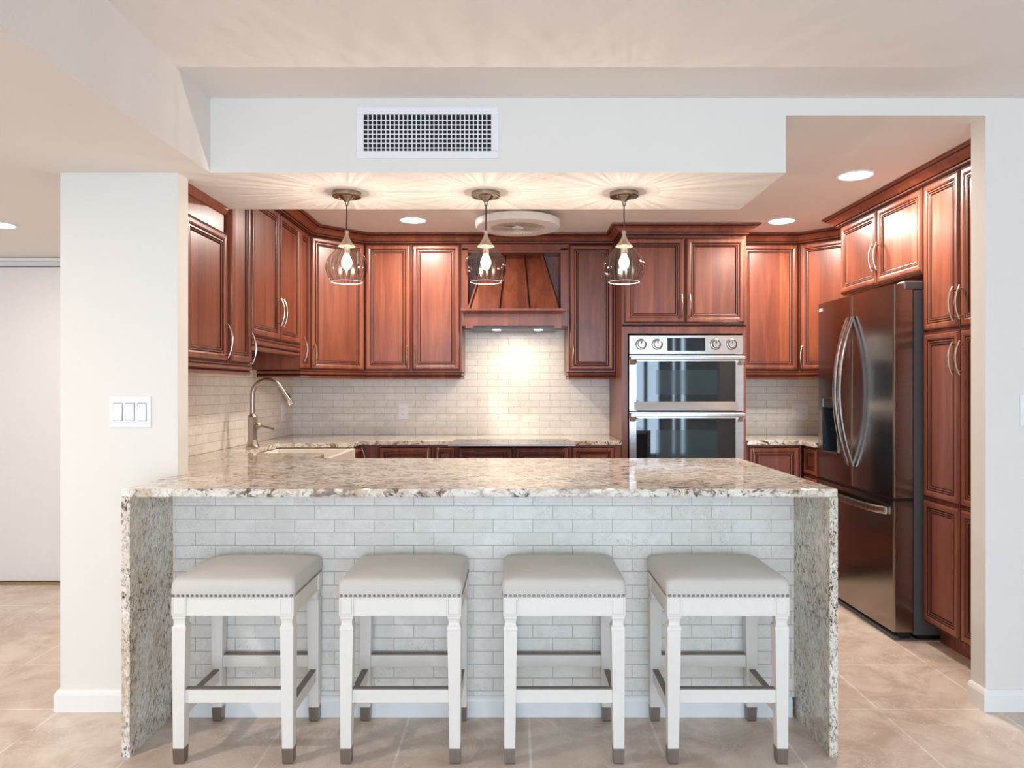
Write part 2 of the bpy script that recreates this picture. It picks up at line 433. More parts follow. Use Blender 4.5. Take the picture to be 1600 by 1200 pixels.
# living room behind the camera: three windows and the added reflection slits in the rear wall
rw = MB(); xs = [-4.0]+[q for p in WINS for q in p]+[4.0]
for i in range(0, len(xs), 2): rw.box(xs[i], xs[i+1], -3.6, -3.5, 0, ZL, M['paint'])
for a, b in WINS: rw.box(a, b, -3.6, -3.5, 0, WZ[0], M['paint']).box(a, b, -3.6, -3.5, WZ[1], ZL, M['paint'])
struct('wall_rear', rw)
for i, (a, b) in enumerate(WINS[:3]):
    f = MB(); t = .04
    f.box(a, a+t, -3.58, -3.52, *WZ, M['drape']).box(b-t, b, -3.58, -3.52, *WZ, M['drape'])
    f.box(a, b, -3.58, -3.52, WZ[0], WZ[0]+t, M['drape']).box(a, b, -3.58, -3.52, WZ[1]-t, WZ[1], M['drape'])
    f.box((a+b)/2-.03, (a+b)/2+.03, -3.58, -3.52, *WZ, M['drape'])
    struct('window_%d' % (i+1), f)

# ================================================================= CABINETS
def door_mesh(wd, ht, t=.02):
    """glazed raised-bead door, origin at lower left front; front face at y=-t"""
    k = min(1.0, min(wd, ht)/.20)
    W_, L_ = M['wood'], M['glaze']
    R = [(0, 0, W_), (0, .013, W_), (.002, .0150, L_), (.0062, .0148, W_), (.010, .019, W_), (.016, .0205, W_), (.029, .0198, W_),
         (.0360, .0165, L_), (.0400, .0135, L_), (.0412, .0160, W_), (.0465, .0160, L_), (.0515, .0128, W_), (.0530, .0150, W_),
         (.0570, .0140, L_), (.0625, .0100, W_)]
    mb = MB(); rings = []; mats = []
    for (i, h, m) in R:
        i *= k
        rings.append([(i, -h, i), (wd-i, -h, i), (wd-i, -h, ht-i), (i, -h, ht-i)]); mats.append(m)
    mb.loops(rings, W_, True, True, False, mats=mats)
    return mb
def handle_mesh(L=.155, horiz=False):
    mb = MB(); pts = []; n = 12
    for i in range(n+1):
        t = i/n*2-1
        pts.append((0, -.014-.020*(1-t*t), t*L/2))
    mb.tube(pts, [.0036+.0022*(1-abs(i/n*2-1)) for i in range(n+1)], M['nickel'], 8)
    for s in (-1, 1):
        mb.tube([(0, .0, s*L*.40), (0, -.022, s*L*.40)], .004, M['nickel'], 8)
    if horiz: mb.v = [(z, y, x) for x, y, z in mb.v]
    return mb
def add_door(parent, x0, x1, z0, z1, hp=None, name='door', origin_z=0):
    """hp: (side 'l'/'r'/'h', z centre)"""
    d = door_mesh(x1-x0, z1-z0).build(name, parent, (x0, 0, z0-origin_z))
    if hp:
        if hp[0] == 'h': hx = (x1-x0)/2; hz = hp[1]-z0
        else: hx = .024 if hp[0] == 'l' else (x1-x0)-.024; hz = hp[1]-z0
        handle_mesh(horiz=hp[0] == 'h').build('handle', d, (hx, -.018, hz))
    return d
def cabinet(label, org, rz, wd, dp, z0, z1, doors, cat='cabinet', group=None, carc=None, name='wall_cabinet', kick=False):
    e = empty(name, (org[0], org[1], 0 if kick else z0), rz, label, cat, group)
    oz = 0 if kick else z0
    c = MB()
    if carc: c.prism(carc, z0-oz, z1-oz, M['wood'])
    else: c.box(0, wd, 0, dp, z0-oz, z1-oz, M['wood'])
    if kick: c.box(.002, wd-.002, .07, dp, 0, z0, M['wood'])
    c.build('carcass', e)
    for dd in doors:
        x0, x1, a, b = dd[:4]; hp = dd[4] if len(dd) > 4 else None
        nm = dd[5] if len(dd) > 5 else 'door'
        add_door(e, x0, x1, a, b, hp, nm, oz)
    return e
R90, RM90, R45, RM45 = PI/2, -PI/2, PI/4, -PI/4
UZ0, UZ1 = 1.372, 2.30; DZ0, DZ1 = 1.379, 2.255
FX = -1.355           # left upper carcass face
FY = 5.12             # back upper carcass face
GU = 'cherry wall cabinets around the kitchen'
cabinet('short cherry wall cabinet under the soffit beside the left wall end', (FX, 2.97), R90, .45, .283, UZ0, ZS-.002,
        [(.012, .446, DZ0, 1.975, ('r', 1.475))], group=GU)
cabinet('narrow tall cherry cabinet between the short one and the pair over the sink', (FX, 3.462), R90, .272, .283, UZ0, UZ1,
        [(.008, .264, DZ0, DZ1, ('r', 1.455))], group=GU)
cabinet('double door cherry wall cabinet above the sink and faucet', (FX, 3.736), R90, .848, .283, 1.522, UZ1,
        [(.006, .446, 1.528, DZ1, ('r', 1.685)), (.450, .842, 1.528, DZ1, ('l', 1.685))], group=GU)
cabinet('very narrow cherry cabinet wedged beside the left diagonal corner cabinet', (FX, 4.586), R90, .225, .283, UZ0, UZ1,
        [(.006, .215, DZ0, DZ1, ('l', 1.50))], group=GU)
# left diagonal corner cabinet
cw = math.hypot(.30, .30)
lc = (-1.355, 4.813)
s2 = math.sqrt(.5)
def diag_poly(cx, cy, rz, pts):
    out = []
    for x, y in pts:
        dx, dy = x-cx, y-cy; c, s = math.cos(-rz), math.sin(-rz)
        out.append((dx*c-dy*s, dx*s+dy*c))
    return out
dpoly = diag_poly(lc[0], lc[1], R45, [(-1.355, 4.813), (-1.048, 5.12), (-1.048, 5.438), (-1.638, 5.438), (-1.638, 4.813)])
dl = math.hypot(.307, .307)
cabinet('diagonal corner cherry cabinet at the left corner of the back wall', lc, R45, dl, .3, UZ0, UZ1,
        [(.010, dl-.010, DZ0, DZ1, ('l', 1.47))], group=GU, carc=dpoly)
cabinet('double door cherry wall cabinet on the back wall left of the range hood', (-1.046, FY), 0, .676, .318, UZ0, UZ1,
        [(.004, .322, DZ0, DZ1, ('r', 1.47)), (.328, .664, DZ0, DZ1, ('l', 1.47))], group=GU)
cabinet('single door cherry wall cabinet between the range hood and the wall oven', (.366, FY), 0, .329, .318, UZ0, UZ1,
        [(.010, .318, DZ0, DZ1, ('l', 1.49))], group=GU)
cabinet('cherry wall cabinet directly right of the tall oven cabinet', (1.513, FY), 0, .459, .318, UZ0, UZ1,
        [(.05, .452, DZ0, DZ1)], group=GU)
rc = (1.974, FY)
rpoly = diag_poly(rc[0], rc[1], RM45, [(1.974, 5.12), (2.281, 4.813), (2.598, 4.813), (2.598, 5.438), (1.974, 5.438)])
cabinet('diagonal corner cherry cabinet partly hidden behind the refrigerator', rc, RM45, dl, .3, UZ0, UZ1,
        [(.010, dl-.010, DZ0, DZ1, ('l', 1.47))], group=GU, carc=rpoly)
cabinet('narrow cherry cabinet between right corner cabinet and refrigerator, hidden mostly', (2.281, 4.811), RM90, .235, .3, UZ0, 2.25,
        [(.010, .225, DZ0, 2.245)], group=GU)
FR = 2.035
cabinet('cherry cabinet with two short doors above the refrigerator', (FR, 4.573), RM90, .925, .55, 1.83, UZ1,
        [(.008, .462, 1.838, DZ1, ('r', 1.99)), (.467, .918, 1.838, DZ1, ('l', 1.99))], group=GU)
pan = cabinet('tall cherry pantry cabinet with three tiers of doors beside the refrigerator', (FR, 3.645), RM90, .66, .55, .10, UZ1,
        [(.004, .298, 1.535, DZ1, ('r', 1.645)), (.304, .60, 1.535, DZ1, ('l', 1.645)),
         (.004, .298, .722, 1.525, ('r', 1.395)), (.304, .60, .722, 1.525, ('l', 1.395)),
         (.004, .298, .108, .712), (.304, .60, .108, .712)], kick=True, name='pantry_cabinet')
# hood cabinet frame + hood
hd = empty('range_hood', (0, FY, 1.66), 0, 'tapered cherry wood range hood with vertical battens above the cooktop', 'range hood')
z = lambda v: v-1.66
hb = MB(); W = M['wood']
hb.box(-.368, .364, .0, .318, z(2.20), z(UZ1), W)
hb.box(-.368, -.328, -.02, .318, z(1.69), z(2.225), W).box(.316, .364, -.02, .318, z(1.69), z(2.225), W)
hb.box(-.368, .364, -.02, 0, z(2.213), z(2.254), W)
hb.box(-.328, .316, .17, .19, z(1.80), z(2.20), W)
hb.build('surround_frame', hd)
xb0, xb1, xt0, xt1 = -.322, .297, -.205, .186
yb, yt = -.055, .12
tp = MB()
rb = [(xb0, yb, z(1.80)), (xb1, yb, z(1.80)), (xb1, .168, z(1.80)), (xb0, .168, z(1.80))]
rt = [(xt0, yt, z(2.214)), (xt1, yt, z(2.214)), (xt1, .168, z(2.214)), (xt0, .168, z(2.214))]
tp.loops([rb, rt], W, True, True, False)
tp.build('tapered_chimney', hd)
for i in range(4):
    f = i/3
    b0 = Vector((xb0+(xb1-xb0)*f, yb-.004, z(1.80))); t0 = Vector((xt0+(xt1-xt0)*f, yt-.004, z(2.214)))
    q = MB(); hw = .009
    q.loops([[(b0.x-hw, b0.y+.004, b0.z), (b0.x-hw*.6, b0.y-.008, b0.z), (b0.x+hw*.6, b0.y-.008, b0.z), (b0.x+hw, b0.y+.004, b0.z)],
             [(t0.x-hw, t0.y+.004, t0.z), (t0.x-hw*.6, t0.y-.008, t0.z), (t0.x+hw*.6, t0.y-.008, t0.z), (t0.x+hw, t0.y+.004, t0.z)]],
            M['wood'], True, True, False)
    q.loops([[(b0.x+hw, b0.y+.002, b0.z), (b0.x+hw, b0.y-.001, b0.z), (b0.x+hw+.005, b0.y-.001, b0.z), (b0.x+hw+.005, b0.y+.003, b0.z)],
             [(t0.x+hw, t0.y+.002, t0.z), (t0.x+hw, t0.y-.001, t0.z), (t0.x+hw+.005, t0.y-.001, t0.z), (t0.x+hw+.005, t0.y+.003, t0.z)]],
            M['glaze'], True, True, False)
    q.build('batten', hd)
m_ = MB()
m_.box(-.340, .316, -.075, .30, z(1.685), z(1.79), W)
prof = [(0, z(1.765)), (.010, z(1.770)), (.014, z(1.778)), (.030, z(1.785)), (.030, z(1.800)), (0, z(1.802))]
m_.sweep(prof, [(-.342, .0), (-.342, -.075), (.318, -.075), (.318, .0)], W)
m_.box(-.340, -.29, -.0748, -.045, z(1.668), z(1.685), W).box(.266, .316, -.0748, -.045, z(1.668), z(1.685), W)
m_.build('mantel', hd)
MB().box(-.31, .29, -.05, .28, z(1.664), z(1.6845), M['fridgebody']).build('vent_insert', hd)
for dx in (-.13, .16):
    MB().lathe([(.03, z(1.660)), (.03, z(1.6638))], M['lens'], (dx, .02, 0), 20, True, True).build('hood_light', hd)

# crown moulding & light rail
CZ = 2.318
crown = [(-.018, 2.256), (.006, 2.256), (.010, 2.262), (.012, 2.268), (.020, 2.272), (.040, 2.292), (.058, 2.302), (.060, 2.308), (.072, 2.312), (.074, CZ), (-.018, CZ)]
cm = [M['wood'], M['glaze'], M['wood'], M['glaze'], M['wood'], M['wood'], M['glaze'], M['wood'], M['wood'], M['wood'], M['wood']]
MBc = MB().sweep(crown, [(-1.335, 3.466), (-1.335, 4.805), (-1.040, 5.10), (.697, 5.10), (.697, 4.80), (1.511, 4.80), (1.511, 5.10), (1.966, 5.10), (2.261, 4.805), (2.261, 4.652)], W, cm)
tag(MBc.build('crown_moulding'), 'stepped cherry crown moulding wrapping the back wall cabinets', 'moulding')
tag(MB().sweep(crown, [(2.20, 4.594), (2.015, 4.594), (2.015, 2.99)], W, cm).build('crown_moulding'), 'cherry crown moulding above the pantry and refrigerator cabinets', 'moulding')
sm = [(-.02, 2.062), (.004, 2.062), (.008, 2.07), (.016, 2.084), (.016, 2.0975), (-.02, 2.0975)]
tag(MB().sweep(sm, [(-1.352, 2.97), (-1.352, 3.425)], W).build('crown_moulding'), 'small cherry moulding strip tucked under the white soffit', 'moulding')
def rail(path, label, z0=1.322, z1=1.376, close=None):
    h = z1-z0
    pr = [(-.03, z0), (-.004, z0), (.004, z0+.006), (.006, z0+h*.26), (-.002, z0+h*.34), (.0, z0+h*.42), (.008, z0+h*.55), (.010, z0+h*.74), (.002, z0+h*.84), (.006, z0+h*.9), (.006, z1-.002), (-.03, z1-.002)]
    mm = [M['wood'], M['wood'], M['wood'], M['glaze'], M['glaze'], M['wood'], M['wood'], M['glaze'], M['wood'], M['wood'], M['wood'], M['wood']]
    return tag(MB().sweep(pr, path, W, mm).build('light_rail'), label, 'moulding')
rail([(-1.345, 2.97), (-1.345, 3.735)], 'cherry light rail moulding under the two leftmost wall cabinets')
rail([(-1.612, 4.592), (-1.345, 4.592), (-1.345, 4.808), (-1.043, 5.11), (-.378, 5.11), (-.378, 5.41)], 'cherry light rail moulding under the cabinets from left corner to hood')
rail([(.374, 5.41), (.374, 5.11), (.695, 5.11)], 'cherry light rail moulding under the cabinet between hood and oven')
rail([(1.513, 5.11), (1.970, 5.11), (2.268, 4.811), (2.268, 4.60)], 'cherry light rail moulding under the cabinets right of the oven')
rail([(-1.345, 3.745), (-1.345, 4.578)], 'cherry valance moulding under the doors above the sink', 1.455, 1.520)

# tall oven cabinet
OX0, OX1, OF = .697, 1.511, 4.82
ov = empty('oven_cabinet', (OX0, OF, 0), 0, 'tall cherry cabinet that houses the stainless double oven', 'cabinet')
c = MB(); Wd = OX1-OX0
TZ = 2.2545
c.box(0, .040, 0, .615, .10, TZ, W).box(Wd-.022, Wd, 0, .615, .10, TZ, W).box(.040, Wd-.022, .60, .615, .10, TZ, W)
c.box(.040, Wd-.022, 0, .60, 1.615, TZ, W).box(.040, Wd-.022, 0, .60, .10, .345, W).box(.01, Wd-.01, .07, .6, 0, .10, M['glaze'])
c.build('carcass', ov)
add_door(ov, .016, .410, 1.682, 2.240, ('r', 1.79)); add_door(ov, .416, .802, 1.682, 2.240, ('l', 1.79))
add_door(ov, .03, Wd-.03, .12, .335, ('h', .23), 'drawer')
MB().box(.002, Wd-.002, -.004, 0, 1.662, 1.674, M['glaze']).build('moulding_strip', ov)

# base cabinets on the back wall
GB = 'cherry base cabinets below the back counter'
BF = 4.83
def base(label, x0, x1, doors, org=None, rz=0, dp=.61, **k):
    return cabinet(label, org or (x0, BF), rz, x1-x0, dp, .10, .884, [(a-x0, b-x0, c, d)+tuple(r) for (a, b, c, d, *r) in doors], group=GB, name='base_cabinet', kick=True, **k)
base('blank cherry corner panel of the base cabinets beside the sink run', -1.030, -.906, [])
base('cherry base cabinet with wide door left of the cooktop', -.904, -.536, [(-.896, -.544, .115, .872, ('r', .79))])
base('narrow cherry base cabinet with pull at its left, beside the cooktop', -.534, -.386, [(-.527, -.393, .115, .872, ('l', .79))])
base('cherry base cabinet with two door fronts directly below the cooktop', -.384, .361, [(-.377, -.016, .115, .872), (-.006, .354, .115, .872)])
base('cherry drawer base cabinet left of the oven with horizontal pulls', .363, .695, [(.369, .652, .70, .872, ('h', .797), 'drawer'), (.369, .652, .41, .69, ('h', .60), 'drawer'), (.369, .652, .115, .40, ('h', .30), 'drawer')])
base('cherry base cabinet with one door right of the oven cabinet', 1.513, 1.878, [(1.528, 1.862, .115, .872, ('l', .79))])
# returns facing into the room
cabinet('cherry base cabinet on the left wall past the sink, narrow door', (-1.030, 4.60), R90, .226, .60, .10, .884, [(.01, .205, .115, .872, ('r', .79))], group=GB, name='base_cabinet', kick=True)
cabinet('cherry sink base cabinet below the white farmhouse sink', (-1.030, 3.882), R90, .712, .60, .10, .64, [(.01, .352, .115, .63, ('r', .55)), (.358, .702, .115, .63, ('l', .55))], group=GB, name='base_cabinet', kick=True)
cabinet('cherry drawer base cabinet between the right corner and the refrigerator', (1.90, 4.828), RM90, .235, .60, .10, .884, [(.02, .225, .70, .872, None, 'drawer'), (.02, .225, .41, .69, None, 'drawer'), (.02, .225, .115, .40, None, 'drawer')], group=GB, name='base_cabinet', kick=True)
# peninsula cabinets facing the kitchen
cabinet('long cherry base cabinet of the breakfast bar facing the kitchen', (1.060, 3.57), PI, 2.08, .63, .10, .884,
        [(.01+.516*i, .51+.516*i, .115, .872, ('r' if i % 2 == 0 else 'l', .79)) for i in range(4)], name='peninsula_cabinet', kick=True)

# ================================================================= COUNTERS
CT, CB = .914, .886
gr = MB()
poly = [(-1.342, 2.509), (1.10, 2.509), (1.10, 3.607), (-1.01, 3.607), (-1.01, 3.89), (-1.47, 3.89), (-1.47, 4.587), (-1.01, 4.587), (-1.01, 4.80),
        (.695, 4.80), (.695, 5.441), (-1.641, 5.441), (-1.641, 2.966), (-1.317, 2.966), (-1.317, 2.871), (-1.342, 2.871)]
gr.prism(poly, CB, CT, M['granite'])
g = gr.build('granite_countertop', bevel=.003)
tag(g, 'cream and brown polished granite countertop running from breakfast bar past sink and cooktop', 'countertop')
MB().box(-1.342, -1.314, 2.509, 2.826, 0, CB, M['granite_fall']).build('waterfall_panel', g)
MB().box(1.072, 1.10, 2.509, 3.60, 0, CB, M['granite_fall']).build('waterfall_panel', g)
gr = MB(); gr.prism([(1.513, 4.80), (1.865, 4.80), (1.865, 4.595), (2.597, 4.595), (2.597, 5.441), (1.513, 5.441)], CB, CT, M['granite'])
tag(gr.build('granite_countertop', bevel=.003), 'short granite countertop between the oven cabinet and the refrigerator', 'countertop')

# farmhouse sink
sk = empty('farmhouse_sink', (-1.24, 4.238, .65), 0, 'white fireclay apron front sink set in the granite counter', 'sink')
s_ = MB(); P = M['porcelain']; a, b = -.345, .345; x0, x1 = -.25, .245; zt = CB-.65-.004
s_.box(x0, x1, a, b, 0, .03, P).box(x0, x0+.025, a, b, .03, zt, P).box(x0+.025, x1, a, a+.025, .03, zt, P).box(x0+.025, x1, b-.025, b, .03, zt, P)
s_.box(x1-.03, x1, a+.025, b-.025, .03, zt+.003, P)
s_.build('basin', sk, bevel=.006)
MB().lathe([(.045, .031), (.045, .034), (.035, .033), (.012, .0315)], M['nickel'], (0, 0, 0), 24, False, True).build('drain', sk)

# faucet
fa = empty('kitchen_faucet', (-1.520, 4.26, CT), 0, 'brushed nickel gooseneck faucet with pull-down spray head behind the sink', 'faucet')
F = M['faucet']
MB().lathe([(.040, .0), (.040, .006), (.033, .016), (.027, .045), (.026, .08), (.028, .13), (.028, .175), (.026, .182), (.016, .192), (.015, .20)], F, seg=8, cap0=True, cap1=True, smooth=False).build('body', fa, rot=PI/8)
pts = [(0, 0, .19), (0, 0, .30)]; Rr = .085
for i in range(13):
    an = PI-(PI*.87)*i/12; pts.append((Rr+Rr*math.cos(an), 0, .305+Rr*math.sin(an)))
MB().tube(pts, .0145, F, 14, flat=(0, 1, 0)).build('gooseneck', fa)
e1 = Vector(pts[-1]); d1 = (Vector(pts[-1])-Vector(pts[-2])).normalized()
sp = MB().tube([e1-d1*.005, e1+d1*.004, e1+d1*.03, e1+d1*.07, e1+d1*.105, e1+d1*.112], [.0155, .0165, .0175, .022, .028, .026], F, 16, flat=(0, 1, 0)).build('spray_head', fa)
n1 = Vector((-d1.z, 0, d1.x))
MB().tube([e1+d1*.03+n1*.018, e1+d1*.07+n1*.024], .006, M['black'], 8, flat=(0, 1, 0)).build('spray_button', fa)
MB().lathe([(.020, .0), (.020, .014), (.012, .024)], F, (.024, 0, .125), 16, True, True, axis='x').tube([(.045, 0, .125), (.125, 0, .105)], [.0055, .0065], F, 10).build('lever', fa)

# cooktop
ck = empty('cooktop', (-.020, 4.62, CT), 0, 'black glass electric cooktop with thin steel rim under the hood', 'cooktop')
MB().box(-.38, .38, -.245, .235, 0, .004, M['steel']).build('rim', ck)
gt = MB().box(-.374, .374, -.238, .229, .004, .007, M['blackglass']); gt.build('glass_top', ck)
for (dx, dy, r) in ((-.22, -.10, .09), (-.22, .12, .075), (.05, .02, .11), (.25, -.10, .075), (.25, .12, .09)):
    MB().lathe([(r, .0072), (r+.003, .0074), (r+.006, .0072)], M['slot'], (dx, dy, 0), 40).build('burner_ring', ck)

# ================================================================= DOUBLE OVEN
oe = empty('double_wall_oven', (1.1145, 4.79, .35), 0, 'stainless double wall oven with four knobs and bar handles', 'oven')
S = M['steel']; hw = .3715
zz = lambda v: v-.35
MB().box(-.345, .345, .03, .55, zz(.36), zz(1.595), M['fridgebody']).build('oven_body', oe)
cp = MB().box(-hw, hw, 0, .028, zz(1.478), zz(1.601), S).build('control_panel', oe, bevel=.002)
MB().box(-.124, .122, -.004, .0, zz(1.500), zz(1.584), M['display']).build('display', cp)
for kx in (-.296, -.191, .187, .292):
    kb = MB().lathe([(.0365, 0), (.0365, .008), (.031, .012)], S, (kx, 0, zz(1.542)), 32, True, False, axis='y')
    kb.lathe([(.031, .012), (.029, .0085)], M['slot'], (kx, 0, zz(1.542)), 32, False, False, axis='y')
    kb.lathe([(.029, .0085), (.025, .009), (.024, .026), (.021, .030)], S, (kx, 0, zz(1.542)), 32, False, True, axis='y')
    kb.box(kx-.003, kx+.003, -.0325, -.030, zz(1.546), zz(1.562), M['slot'])
    kb.build('knob', cp)
def oven_door(z0, z1, wz0, wz1, bz, lip):
    d = MB()
    d.box(-hw, -.326, .0, .028, zz(z0), zz(z1), S).box(.320, hw, .0, .028, zz(z0), zz(z1), S)
    d.box(-.326, .320, .0, .028, zz(wz1), zz(z1), S)
    d.loops([[(-.34, .0, zz(wz0)), (.334, .0, zz(wz0)), (.334, .028, zz(wz0)), (-.34, .028, zz(wz0))],
             [(-.34, -.010, zz(z0+.004)), (.334, -.010, zz(z0+.004)), (.334, .028, zz(z0)), (-.34, .028, zz(z0))]], S, True, True, False)
    o = d.build('oven_door', oe)
    gl = MB()
    r = .018; x0, x1, a, b = -.326, .320, zz(wz0), zz(wz1)
    ol = []
    for (cx, cz, s0) in ((x1-r, b-r, 0), (x0+r, b-r, 90), (x0+r, a+r, 180), (x1-r, a+r, 270)):
        for q in range(0, 91, 30):
            an = math.radians(s0+q); ol.append((cx+r*math.cos(an), cz+r*math.sin(an)))
    gl.loops([[(x, -.001, z_) for x, z_ in ol], [(x, .006, z_) for x, z_ in ol]], M['blackglass'], True, True, False)
    gl.box(x0, x1, .004, .01, a, b, M['dark'])
    gl.build('glass_window', o)
    iz0, iz1 = (zz(1.215), zz(1.375)) if wz1 > 1.2 else (zz(.60), zz(.985))
    MB().box(-.20, .20, -.0016, -.0009, iz0, iz1, M['panereflection']).build('pane_reflection', o)
    hn = MB()
    hn.box(-.370, .370, -.052, -.030, zz(bz-.011), zz(bz+.011), S)
    for sx in (-1, 1):
        cx = sx*.350
        hn.loops([[(cx-.020, -.050, zz(bz-.011)), (cx+.020, -.050, zz(bz-.011)), (cx+.020, -.032, zz(bz+.008)), (cx-.020, -.032, zz(bz+.008))],
                  [(cx-.020, 0, zz(bz-.046)), (cx+.020, 0, zz(bz-.046)), (cx+.020, 0, zz(bz-.010)), (cx-.020, 0, zz(bz-.010))]], M['nickel'], True, True, False)
    hn.build('handle', o, bevel=.003)
oven_door(1.108, 1.470, 1.170, 1.432, 1.452, True)
oven_door(.40, 1.100, .47, 1.062, 1.084, True)
MB().box(-.36, .36, .004, .026, zz(1.470), zz(1.478), M['black']).box(-.36, .36, .004, .026, zz(1.100), zz(1.108), M['black']).box(-.36, .36, .005, .027, zz(.36), zz(.398), S).build('vent_gap', oe)

# ================================================================= FRIDGE (local frame: x along the front from the far end to the near end, -y to the kitchen)
fr = empty('refrigerator', (1.98, 4.571, 0), RM90, 'dark stainless french door refrigerator with bottom freezer and curved handles', 'refrigerator')
FK = M['fridge']; FW = .918; DT = .10
MB().box(.004, FW-.004, 0, .60, .03, 1.745, M['fridgebody']).box(.03, FW-.03, .03, .58, 0, .03, M['black']).build('body', fr)
def fdoor(name, x0, x1, z0, z1, hole=None):
    mb = MB(); bow = .006
    def yf_(x):
        t = (x-x0)/(x1-x0); e = min(x-x0, x1-x)
        return -DT-bow*math.sin(PI*t)+(.008*(1-min(1, e/.010))**2)
    def piece(a, b, c, d):
        xs_ = sorted(set([a, b]+[q for q in [x0, x0+.003, x0+.010, x1-.010, x1-.003, x1]+[x0+(x1-x0)*i/10 for i in range(11)] if a <= q <= b]))
        mb.prism([(a, -.006)]+[(x, yf_(x)) for x in xs_]+[(b, -.006)], c, d, FK)
    if hole:
        ha, hb_, hc, hd_ = hole
        piece(x0, ha, z0, z1); piece(hb_, x1, z0, z1); piece(ha, hb_, z0, hc); piece(ha, hb_, hd_, z1)
    else: piece(x0, x1, z0, z1)
    return mb.build(name, fr)
sm_ = .459
HOLE = (.085, .305, .873, 1.203)
d1_ = fdoor('door', .002, sm_-.002, .712, 1.775, HOLE)
d2_ = fdoor('door', sm_+.002, FW-.002, .712, 1.775)
dz_ = fdoor('freezer_drawer', .002, FW-.002, .045, .695)
MB().box(.003, FW-.003, -DT+.004, -.004, .696, .711, M['black']).build('gasket', fr)
MB().box(.03, FW-.03, -DT+.035, -.005, .008, .044, M['black']).box(0.0, FW-.02, -DT+.012, -DT+.034, .004, .018, M['fridgebody']).build('toe_grille', fr)
for dd, cx in ((d1_, sm_-.030), (d2_, sm_+.030)):
    hmb = MB(); pts = []; tn = []
    n = 20
    for i in range(n+1):
        t = i/n*2-1
        bowv = .078*(1-abs(t)**2.0)
        pts.append((cx, -DT-.008-bowv, 1.239+t*.415)); tn.append((0, .0065, 0))
    hmb.strip(pts, (.0155, 0, 0), tn, M['steel'])
    hmb.build('handle', dd)
hmb = MB(); pts = []; tn = []
for i in range(17):
    t = i/16*2-1
    pts.append((FW/2+t*.40, -DT-.010-.040*(1-abs(t)**4), .640)); tn.append((0, .006, 0))
hmb.strip(pts, (0, 0, .019), tn, M['nickel']); hmb.build('handle', dz_)
# dispenser recess on the far door
dp_ = MB(); x0, x1, a, b = .085, .305, .873, 1.203; yf = -DT-.0065
dp_.box(x0, x0+.008, yf-.004, yf, a, b, S).box(x1-.008, x1, yf-.004, yf, a, b, S).box(x0, x1, yf-.004, yf, a, a+.008, S).box(x0, x1, yf-.004, yf, b-.008, b, S)
BK = M['niche']
dp_.box(x0+.001, x0+.006, yf, -.02, a+.001, b-.001, BK).box(x1-.006, x1-.001, yf, -.02, a+.001, b-.001, BK)
dp_.box(x0+.006, x1-.006, yf, -.02, a+.001, a+.006, BK).box(x0+.006, x1-.006, yf, -.02, b-.06, b-.001, BK)
dp_.box(x0+.006, x1-.006, -.03, -.02, a+.006, b-.06, BK)
dp_.box(.18, .21, -.062, -.034, b-.16, b-.06, M['nickel'])
dsp = dp_.build('water_dispenser', d1_)
# hinge covers
MB().box(FW-.070, FW+.004, -.050, .045, 1.747, 1.790, M['fridgebody']).build('hinge_cover', fr, bevel=.006)
MB().box(.012, .085, .002, .06, 1.7455, 1.770, M['fridgebody']).build('hinge_cover', fr, bevel=.006)
def text_mesh(body, size, name, parent, loc, rot, mat, ext=.0006):
    cu = bpy.data.curves.new('t', 'FONT'); cu.body = body; cu.size = size; cu.extrude = ext; cu.align_x = 'CENTER'; cu.align_y = 'CENTER'
    to = bpy.data.objects.new('t', cu); COL.objects.link(to)
    bpy.context.view_layer.update()
    me = bpy.data.meshes.new_from_object(to.evaluated_get(bpy.context.evaluated_depsgraph_get()))
    bpy.data.objects.remove(to)
    me.materials.clear(); me.materials.append(mat)
    o = bpy.data.objects.new(name, me); COL.objects.link(o); o.parent = parent; o.location = loc; o.rotation_euler = rot
    return o
bd = MB().lathe([(.010, 0), (.010, .0015), (.0075, .0015)], M['plastic'], (.040, yf+.003, 1.735), 24, True, False, axis='y').build('badge', d1_)
text_mesh('LG', .022, 'badge_letters', bd, (.066, yf+.001, 1.735), (PI/2, 0, 0), M['plastic'])

